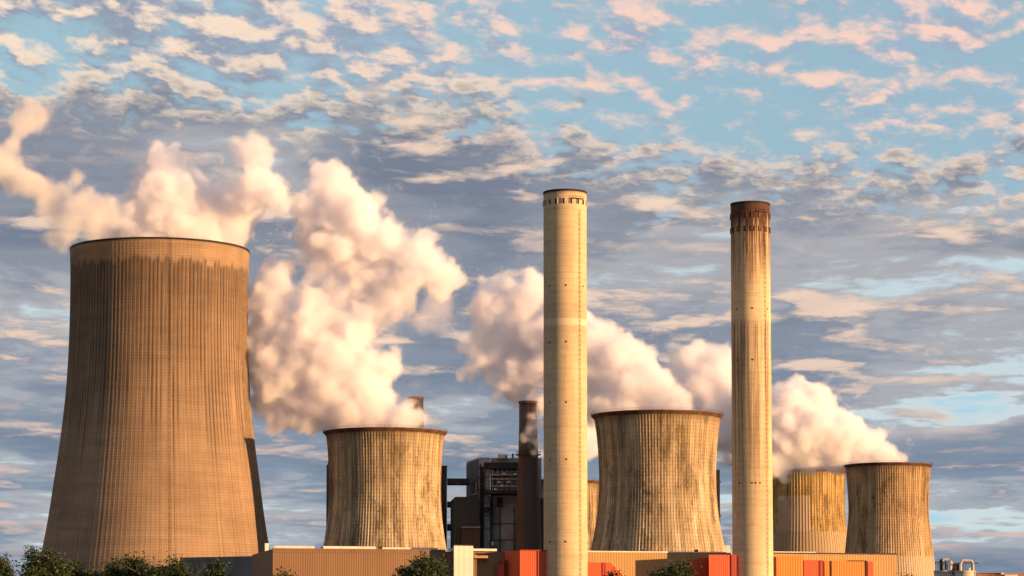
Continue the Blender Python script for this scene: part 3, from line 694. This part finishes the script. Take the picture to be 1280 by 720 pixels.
block('shadow_block', 'low grey block standing in for a cast shadow at the right foot of the tallest tower, partly behind trees', 'building', [(225, 1215), (322, 1195), (322, 1225), (225, 1245)], 697, plain('shadow_block_grey', (0.13, 0.125, 0.125), 0.9, 0.2, 0.1), D=1215, extra=[  # solid grey block added in place of the cast shadow at the tower foot
    ('lower_block', plain('lower_block_grey', (0.12, 0.115, 0.115), 0.9, 0.2, 0.1), lambda mb: prism_px(mb, [(178, 1222), (224.5, 1216), (224.5, 1240), (178, 1246)], 708, None, 1215)),
    ('added_block_lamp', LAMPGLASS, lambda mb: prism_px(mb, [(286, 1201.0), (287.6, 1200.6), (287.6, 1202.0), (286, 1202.3)], 704, 706, 1215))])

# silos on the right
def silo(label, cx, hw, D, top, kind):
    c = at(cx, top, D); r = hw * D / F; root = empty('storage_silo', (c.x, D, 0)); tag(root, label, 'silo', 'pale storage silos')
    mb = MB(); mb.lathe([(r, 0), (r, c.z - .5), (r + .15, c.z - .5), (r + .15, c.z), (0.05, c.z)], 48); mb.build('drum', SILOCON, root)
    s = D / F
    lb = MB(); a = R(-90 + 50); x, y = (r + .3) * math.cos(a), (r + .3) * math.sin(a)
    lb.bar((x - .2, y, 0), (x - .2, y, c.z), .08, 4); lb.bar((x + .2, y, 0), (x + .2, y, c.z), .08, 4)
    for i in range(40): lb.bar((x - .2, y, c.z * i / 40), (x + .2, y, c.z * i / 40), .05, 4)
    lb.build('ladder', RUST, root)
    fr, dk = MB(), MB()
    def bar(m_, x0, y0, x1, y1, rr, dy=0.0): m_.bar((x0 * s, -1.0 + dy, c.z - y0 * s), (x1 * s, -1.0 + dy, c.z - y1 * s), rr, 6)
    if kind == 0:
        for X in (-12, -9, -6): bar(dk, X, 0, X, -10.5, .12)
        bar(dk, -13, -10.4, 8, -10.6, .14); bar(dk, -4, 0, -4, -14, .7, .8); bar(dk, 2, 0, 2, -12, .5, 1.2)
        bar(fr, -2.6, 0, -2.6, -14, .28); bar(fr, -2.6, -14, 5.5, -14.2, .34); bar(fr, 1.5, 0, 1.5, -11, .22); bar(fr, 6.5, -1, 6.5, -12, .42); bar(fr, 6.8, -11, 12, -4, .35)
        bar(dk, 6, -13, 6, -19, .05); bar(dk, 10, 0, 10, -3, .4)
        dk.box((1.2 * s, 1.0, c.z + 14.2 * s), 8 * s, 2.0, .35)
    else:
        bar(dk, -11, 0, -11, -9.5, 1.0, 1.0); bar(dk, -13, -9, -6, -9.3, .3)
        bar(fr, -6.5, 0, -6.5, -8, .45); bar(fr, -6.5, -8, -4, -13, .4); bar(fr, -4, -13, 7, -13, .42); bar(fr, 7, -13, 9.5, -9, .4); bar(fr, 9.5, -9, 9.5, 0, .35)
        for X in (-2.5, 0.5): bar(dk, X, 0, X, -11, .1)
        bar(dk, -3, -10, 16, -9.6, .18); bar(fr, 3.5, 0, 5, -4, .5)
        bar(dk, 8, 0, 8, -11, .12)
    fr.build('pipework', SILOCON, root); dk.build('steel_frame', RUST, root)
silo('pale round silo with a dark railed frame on top, left of the pair', 1181, 13.4, 900, 713.3, 0)
silo('pale round silo with a bent pipe arch and jib on top, right of the pair', 1206.3, 13.0, 896, 713.6, 1)
block('low_building', 'low rust coloured roof at the right edge beyond the silos', 'building', [(1219, 930), (1285, 930), (1285, 950), (1219, 950)], 716.8, plain('rust_roof', (0.30, 0.12, 0.05), 0.8, 0.3, 0.3), extra=[
    ('roof_stub', SILOCON, lambda mb: prism_px(mb, [(1251, 929), (1255, 929), (1255, 933), (1251, 933)], 715.6, 718)),
    ('roof_ridge', RUST, lambda mb: prism_px(mb, [(1226, 929.4), (1251, 929.4), (1251, 930), (1226, 930)], 716.2, 717)),
    ('white_annexe', PALE, lambda mb: prism_px(mb, [(1256, 926), (1272, 926), (1272, 929.8), (1256, 929.8)], 718.3, None))])

# ------------------------------------------------------------------ trees
m, t, bs = new_mat('leaf'); g = t.node('ShaderNodeTexCoord').outputs['Object']
f1 = t.noise(g, 0.55, 3.0, 0.6); f2 = t.noise(g, 4.0, 1.0)
c = t.mix(t.sm(f1, 0.35, 0.68), (0.014, 0.028, 0.008), (0.038, 0.052, 0.014)); c = t.mix(t.mul(t.sm(f2, 0.5, 0.75), 0.5), c, (0.070, 0.066, 0.020))
t.put(bs.inputs['Base Color'], c); bs.inputs['Roughness'].default_value = 0.55
LEAF = m
BARK = plain('bark', (0.075, 0.052, 0.036), 0.95, 0.35, 1.5)

def tree(name, label, px, py, wpx, D, seed, lean=0.0, density=1.0, lobes=None):
    """px, py: crown top in the photo; wpx: crown width in pixels"""
    rnd = random.Random(seed); top = at(px, py, D); H = top.z; s = D / F; Wd = wpx * s / 2
    root = empty(name, (top.x, D, 0)); tag(root, label, 'tree', 'trees along the foreground')
    tb, V, FC = MB(), [], []
    tips = []
    def branch(p, dirv, ln, r, lev):
        n = 4; q = p.copy(); dcur = dirv.copy()
        for i in range(n):
            dcur = (dcur + Vector((rnd.uniform(-.2, .2), rnd.uniform(-.2, .2), rnd.uniform(-.02, .14)))).normalized()
            q2 = q + dcur * ln / n; tb.bar(q, q2, r * (1 - .18 * i), 6, r * (1 - .18 * (i + 1))); q = q2
            if lev < 3 and i >= 1:
                for _ in range(2 if lev else 3):
                    an = rnd.uniform(0, 2 * math.pi); sp = rnd.uniform(.5, 1.0)
                    dv = (dcur * (1 - sp * .35) + Vector((math.cos(an), math.sin(an), rnd.uniform(-.15, .5))) * sp).normalized()
                    branch(q, dv, ln * rnd.uniform(.42, .68), r * .5, lev + 1)
            if lev >= 2: tips.append(q.copy())
    k = H * 0.42
    branch(Vector((0, 0, 0)), Vector((lean, 0, 1)), k, H * .022, 0)
    # fit limbs to the crown's real size
    if tips:
        mz = max(q.z for q in tips); zb = min(q.z for q in tips)
        xs = sorted(abs(q.x) for q in tips); mx = xs[int(len(xs) * .93)] or 1
        fz, fx = (H - .5) / mz, Wd * 1.12 / mx
        tips = [Vector((q.x * fx, q.y * fx, q.z * fz)) for q in tips]; tb.v = [(a * (fx if c_ > k * .6 else 1), b_ * (fx if c_ > k * .6 else 1), c_ * fz) for a, b_, c_ in tb.v]
    for q in tips:
        zrel = q.z / H
        if zrel < .35 or abs(q.x) > Wd * 1.08 or abs(q.y) > Wd * 1.2: continue
        cr = rnd.uniform(.45, 1.15)
        for _ in range(int(20 * density)):
            o = Vector((rnd.gauss(0, 1), rnd.gauss(0, 1), rnd.gauss(0, .75))) * cr * .62; c_ = q + o
            l = rnd.uniform(.13, .27); a_ = Vector((rnd.uniform(-1, 1), rnd.uniform(-1, 1), rnd.uniform(-.8, .5))).normalized()
            b_ = a_.cross(Vector((rnd.uniform(-1, 1), rnd.uniform(-1, 1), rnd.uniform(-1, 1)))).normalized() * l * .42
            i = len(V); a_ = a_ * l
            V.extend([tuple(c_ - a_), tuple(c_ + b_ - a_ * .1), tuple(c_ + a_), tuple(c_ - b_ - a_ * .1)]); FC.append((i, i + 1, i + 2, i + 3))
    tb.build('trunk', BARK, root); mesh_obj('crown', V, FC, LEAF, root)
    return root

tree('broadleaf_tree', 'tall ragged tree at the lower left corner, its tip above the others', 50, 680, 66, 340, 5, density=1.2)
tree('broadleaf_tree', 'low thick tree filling the gap behind the ragged corner tree', 78, 700, 46, 362, 31, density=1.3)
tree('broadleaf_tree', 'low thick tree between the two rounded bushy trees', 128, 702, 40, 362, 32, density=1.3)
tree('broadleaf_tree', 'tree cut by the left edge of the picture', -6, 690, 34, 335, 6)
tree('broadleaf_tree', 'low bushy tree right of the ragged corner tree', 102, 697, 46, 350, 8, density=1.5)
tree('broadleaf_tree', 'rounded bushy tree with the leafless gap to its right', 155, 693, 50, 350, 9, density=1.5)
tree('broadleaf_tree', 'spindly tree with a bare forked top below the big tower', 208, 692, 48, 345, 21, density=1.0)
tree('broadleaf_tree', 'small round tree in the shadow at the big tower foot', 270, 699, 34, 350, 13, density=1.4)
tree('broadleaf_tree', 'small treetop in front of the left end of the brown hall', 360, 701, 28, 350, 15, density=1.3)
tree('broadleaf_tree', 'large dense dark tree in front of the brown hall', 516, 680, 78, 330, 17, density=1.9)
tree('broadleaf_tree', 'smaller tree touching the right side of the large dense one', 548, 694, 42, 338, 18, density=1.4)
tree('broadleaf_tree', 'dark tree in front of the ochre hall beside the red boxes', 838, 699, 60, 345, 52, density=2.0)
tree('broadleaf_tree', 'tiny treetop at the foot of the rightmost cooling tower', 1129, 716.5, 14, 350, 23)
tree('broadleaf_tree', 'tiny treetop in front of the low orange sloping box', 766, 714, 14, 350, 24)

# ------------------------------------------------------------------ steam
def steam_mat(name, density, erode=0.95, soft=0.26, scale=0.11, tint=(0.985, 0.970, 0.995)):
    """scattering fog; the grid's own edge falloff is eaten away by noise, so the rim frays"""
    m = bpy.data.materials.new(name); m.use_nodes = True; t = NT(m.node_tree); t.n.clear()
    vol = t.node('ShaderNodeVolumePrincipled'); vol.inputs['Color'].default_value = (*tint, 1); vol.inputs['Anisotropy'].default_value = 0.15
    vol.inputs['Density Attribute'].default_value = ''
    o = t.node('ShaderNodeOutputMaterial'); t.l.new(vol.outputs[0], o.inputs['Volume'])
    g = t.node('ShaderNodeNewGeometry').outputs['Position']
    at_ = t.node('ShaderNodeAttribute', attribute_name='density').outputs['Fac']
    wx = t.noise(g, scale * .45, 2.0); g2 = t.vec('ADD', g, t.xyz(t.mul(wx, 16.0), t.mul(wx, -11.0), t.mul(wx, 13.0)))
    n = t.noise(g2, scale, 6.0, 0.64)
    f = t.add(at_, t.mul(t.sub(n, 0.62), erode))
    t.put(vol.inputs['Density'], t.mul(t.sm(f, 0.0, soft), density))
    return m
m = bpy.data.materials.new('steam_skin'); m.use_nodes = True; t = NT(m.node_tree); t.n.clear()
mx = t.node('ShaderNodeMixShader', {0: 0.006, 1: t.node('ShaderNodeBsdfTransparent').outputs[0], 2: t.node('ShaderNodeBsdfDiffuse', {'Color': (0.85, 0.83, 0.83, 1)}).outputs[0]})
t.node('ShaderNodeOutputMaterial', {0: mx.outputs[0]}); SKIN = m
def fog_group(src, mat, voxel, band):
    ng = bpy.data.node_groups.new('steam_fog', 'GeometryNodeTree')
    ng.interface.new_socket('Geometry', in_out='INPUT', socket_type='NodeSocketGeometry'); ng.interface.new_socket('Geometry', in_out='OUTPUT', socket_type='NodeSocketGeometry')
    o = ng.nodes.new('NodeGroupOutput'); i = ng.nodes.new('GeometryNodeObjectInfo'); i.inputs['Object'].default_value = src
    v = ng.nodes.new('GeometryNodeMeshToVolume'); v.resolution_mode = 'VOXEL_SIZE'
    v.inputs['Density'].default_value = 1.0; v.inputs['Voxel Size'].default_value = voxel; v.inputs['Interior Band Width'].default_value = band
    sm = ng.nodes.new('GeometryNodeSetMaterial'); sm.inputs['Material'].default_value = mat
    ng.links.new(i.outputs['Geometry'], v.inputs['Mesh']); ng.links.new(v.outputs[0], sm.inputs[0]); ng.links.new(sm.outputs[0], o.inputs[0])
    return ng

ICO = None
def ico(sub):
    bm = bmesh.new(); bmesh.ops.create_icosphere(bm, subdivisions=sub, radius=1.0)
    v = [q.co.copy() for q in bm.verts]; f = [tuple(x.index for x in q.verts) for q in bm.faces]; bm.free(); return v, f
IC = {1: ico(2), 2: ico(2)}
def steam(name, label, lobes, D, mat, seed, voxel=1.3, amp=1.0, kids=14, dscale=1.0, squash=0.8, cat='steam', fringe=1.22):
    """lobes: (pixel x, pixel y, radius in pixels, depth offset); grown into billows, fused and roughened"""
    rnd = random.Random(seed); V, FC = [], []
    def ball(c, r, lev):
        v, f = IC[1]; b = len(V); V.extend([tuple(c + q * r) for q in v]); FC.extend([tuple(i + b for i in x) for x in f])
    def rdir():
        while True:
            q = Vector((rnd.uniform(-1, 1), rnd.uniform(-1, 1), rnd.uniform(-1, 1)))
            if .1 < q.length < 1: return q.normalized()
    for px, py, rp, dd in lobes:
        c = at(px, py, D + dd * dscale); r = rp * D / F * .86
        ball(c, r, 1)
        for _ in range(kids):
            q = rdir(); r2 = r * rnd.uniform(.20, .48); c2 = c + q * (r - r2 * .12); ball(c2, r2, 1)
            for _ in range(6):
                q3 = (rdir() + q * .8).normalized(); r3 = r2 * rnd.uniform(.28, .50); c3 = c2 + q3 * (r2 - r3 * .1); ball(c3, r3, 1)
    me = bpy.data.meshes.new(name + '_src'); me.from_pydata(V, [], FC); tmp = bpy.data.objects.new('tmp', me); COL.objects.link(tmp)
    md = tmp.modifiers.new('r', 'REMESH'); md.mode = 'VOXEL'; md.voxel_size = voxel
    s2 = tmp.modifiers.new('s', 'SMOOTH'); s2.factor = .5; s2.iterations = 1
    dg = bpy.context.evaluated_depsgraph_get(); out = bpy.data.meshes.new_from_object(tmp.evaluated_get(dg))
    bpy.data.objects.remove(tmp); bpy.data.meshes.remove(me)
    nrm = [q.vector.copy() for q in out.vertex_normals]; co = [q.co.copy() for q in out.vertices]
    off = Vector((seed * 13.7, seed * 3.1, 0)); flatc = []
    for p, n in zip(co, nrm):
        a = noise.noise(p * .11 + off) * 1.7 + noise.noise(p * .27 + off) * .9 + noise.noise(p * .6 + off) * .60 + noise.noise(p * 1.1 + off) * .30
        wv = Vector((noise.noise(p * .05 + off), noise.noise(p * .05 - off), noise.noise(p * .05 + off * 2))) * 2.2
        q = p + n * (a * amp) + wv * amp
        flatc += [q.x, q.y, q.z]
    out.vertices.foreach_set('co', flatc); out.update()
    out.polygons.foreach_set('use_smooth', [True] * len(out.polygons)); out.materials.clear(); out.name = name
    band, grow = SPEC[mat]; c0 = at(lobes[0][0], lobes[0][1], D); fl = []
    for q, n in zip(out.vertices, nrm):
        p = q.co + n * grow - c0; fl += [p.x, p.y, p.z]
    out.vertices.foreach_set('co', fl); out.update(); out.materials.append(SKIN)
    o = bpy.data.objects.new(name, out); COL.objects.link(o); o.location = c0; tag(o, label, cat, 'steam clouds')
    vo = bpy.data.objects.new('vapour', bpy.data.volumes.new('vapour')); COL.objects.link(vo); vo.parent = o; vo.data.materials.append(MATS[mat])
    md = vo.modifiers.new('fog', 'NODES'); md.node_group = fog_group(o, MATS[mat], voxel * 1.25, band)
    return o
DENSE, MID, THIN, DRIFT = 'dense', 'mid', 'thin', 'drift'
MATS = {DENSE: steam_mat('dense_steam', 0.22), MID: steam_mat('loose_steam', 0.16, 1.0, 0.40), THIN: steam_mat('thin_steam', 0.045, 1.3, 0.6, 0.06),
        DRIFT: steam_mat('drifting_steam', 0.13, 1.1, 0.42, 0.075, (0.985, 0.945, 0.92))}
SPEC = {DENSE: (11.0, 2.4), MID: (9.0, 2.0), THIN: (10.0, 1.5), DRIFT: (8.0, 2.0)}
S.cycles.volume_step_rate = 1.6
steam('steam_plume', 'white billowing steam rising straight out of the tallest cooling tower', [
    (205, 205, 26, 0), (190, 215, 26, 6), (213, 238, 44, 0), (205, 275, 50, 0), (255, 265, 40, 8), (285, 285, 36, 4), (165, 280, 36, 0), (135, 292, 24, 0), (120, 285, 20, -6), (150, 262, 24, -4), (178, 245, 22, 0), (300, 270, 30, 8), (270, 248, 26, 4),
    (240, 295, 50, 0), (180, 300, 45, 0), (305, 250, 28, -8), (325, 235, 30, -14), (340, 245, 22, -16), (296, 240, 20, -6)], 1335, DENSE, 1)
steam('steam_wisp', 'small pinkish puff hovering above the tallest tower steam', [(312, 185, 22, 10), (295, 180, 14, 12), (330, 190, 18, 8), (305, 200, 16, 10), (330, 205, 14, 12)], 1308, MID, 2, 1.1)
steam('steam_wisp', 'thin orange steam drifting off to the left edge', [
    (118, 272, 20, 0), (98, 262, 24, 0), (75, 270, 20, 4), (62, 248, 22, 6), (40, 232, 24, 4), (20, 215, 22, 8), (0, 205, 26, 8), (-20, 190, 26, 8), (12, 178, 16, 8), (28, 155, 20, 4),
    (44, 142, 20, 4), (32, 130, 14, 4), (85, 240, 12, 4), (100, 225, 12, 4), (75, 300, 14, 4), (60, 290, 12, 4), (128, 258, 16, 0), (112, 248, 14, 0), (135, 275, 16, 0), (55, 265, 16, 0), (88, 285, 16, 0)], 1275, DRIFT, 3, 1.2, 1.4)
steam('steam_plume', 'huge peach steam cloud leaning left from the stained cooling tower', [
    (505, 522, 22, -14), (470, 520, 28, -8), (435, 515, 34, 0), (395, 505, 38, 8), (360, 488, 36, 16), (345, 455, 38, 24), (338, 415, 34, 30), (345, 370, 30, 34), (350, 345, 22, 34),
    (385, 450, 50, 20), (430, 470, 44, 10), (460, 495, 34, 0), (400, 400, 40, 26), (440, 415, 34, 18), (395, 345, 14, 30), (330, 500, 24, 30), (322, 440, 26, 34), (365, 410, 34, 30), (415, 365, 30, 24), (400, 325, 26, 26), (455, 350, 26, 18), (370, 520, 22, 14), (480, 455, 26, 4), (500, 370, 26, 10), (330, 470, 28, 30), (328, 385, 26, 36),
    (415, 240, 36, 20), (420, 217, 19, 18), (385, 262, 26, 22), (440, 265, 40, 16), (430, 300, 42, 18), (480, 305, 38, 14), (520, 330, 36, 10), (555, 345, 27, 8), (478, 352, 28, 12), (395, 300, 30, 24), (470, 385, 24, 14),
    (345, 530, 16, 20), (390, 533, 14, 10)], 1330, DENSE, 4, 1.35, dscale=0.2)
steam('steam_wisp', 'greyish thin steam hanging below the right end of the huge peach cloud', [(545, 380, 26, 0), (560, 400, 20, 0), (525, 395, 22, 0), (500, 390, 24, 0), (550, 415, 14, 0), (490, 420, 18, 0), (480, 460, 18, 0), (520, 480, 12, 0), (525, 525, 20, -20), (545, 528, 10, -20), (505, 500, 18, -10), (460, 430, 24, 6)], 1325, THIN, 5, 1.2, 1.4)
steam('steam_plume', 'bright white steam cloud passing behind the plain chimney', [
    (850, 507, 16, -10), (825, 500, 24, -4), (790, 488, 32, 0), (755, 470, 36, 6), (800, 462, 28, 0), (780, 440, 28, 0), (820, 478, 24, -4), (745, 425, 30, 8), (760, 415, 16, 4), (700, 440, 46, 12), (655, 410, 42, 16), (632, 362, 24, 16),
    (650, 372, 26, 14), (610, 390, 26, 16), (605, 412, 24, 18), (625, 440, 30, 18), (655, 465, 34, 16), (675, 365, 26, 12), (610, 365, 20, 16), (720, 400, 24, 10), (690, 490, 34, 12), (725, 505, 30, 6), (705, 395, 28, 12), (765, 510, 28, 0), (640, 490, 16, 18), (662, 345, 14, 14)], 1325, DENSE, 6, 1.3)
steam('steam_wisp', 'small orange shreds of steam left of the dark brown stack', [(592, 432, 12, 10), (575, 432, 9, 10), (590, 465, 13, 10), (577, 468, 9, 10), (608, 472, 12, 10), (626, 482, 14, 10), (640, 495, 14, 10), (622, 500, 8, 8), (610, 455, 8, 10)], 1330, MID, 7, 0.8, .8)
steam('steam_wisp', 'pale smoke curling across the dark brown stack', [(667, 535, 9, 0), (660, 548, 8, 0), (672, 552, 8, 0), (676, 530, 10, 2), (680, 510, 14, 4), (655, 545, 5, 0), (665, 520, 6, 0), (668, 562, 5, 0)], 1312, MID, 8, 0.5, .6)
steam('steam_plume', 'lavender steam cloud right of the broad tower, cut by the sooty chimney', [
    (868, 455, 32, 0), (845, 442, 16, 0), (885, 450, 26, 0), (905, 480, 40, 0), (870, 490, 34, 0), (915, 530, 44, 0), (880, 545, 34, 0), (945, 520, 44, 0), (930, 560, 28, 0), (890, 515, 36, 0), (850, 480, 20, 0),
    (725, 540, 26, 0), (712, 565, 20, 0), (740, 560, 18, 0), (735, 520, 30, 0)], 1690, MID, 9, 1.7, 1.2)
steam('steam_plume', 'white steam cloud streaming left from the rightmost cooling tower', [
    (1125, 577, 12, 0), (1100, 570, 20, 0), (1078, 556, 24, 0), (1092, 548, 14, 0), (1055, 552, 30, 0), (1050, 528, 22, 0), (1025, 545, 38, 0), (1005, 515, 32, 0), (1003, 492, 22, 0), (985, 500, 26, 0), (1022, 500, 20, 0), (985, 545, 42, 0), (965, 530, 38, 0),
    (1010, 575, 24, 0), (975, 580, 22, 0), (1045, 578, 18, 0), (1080, 580, 14, 0), (960, 575, 24, 0)], 1668, DENSE, 10, 1.6)
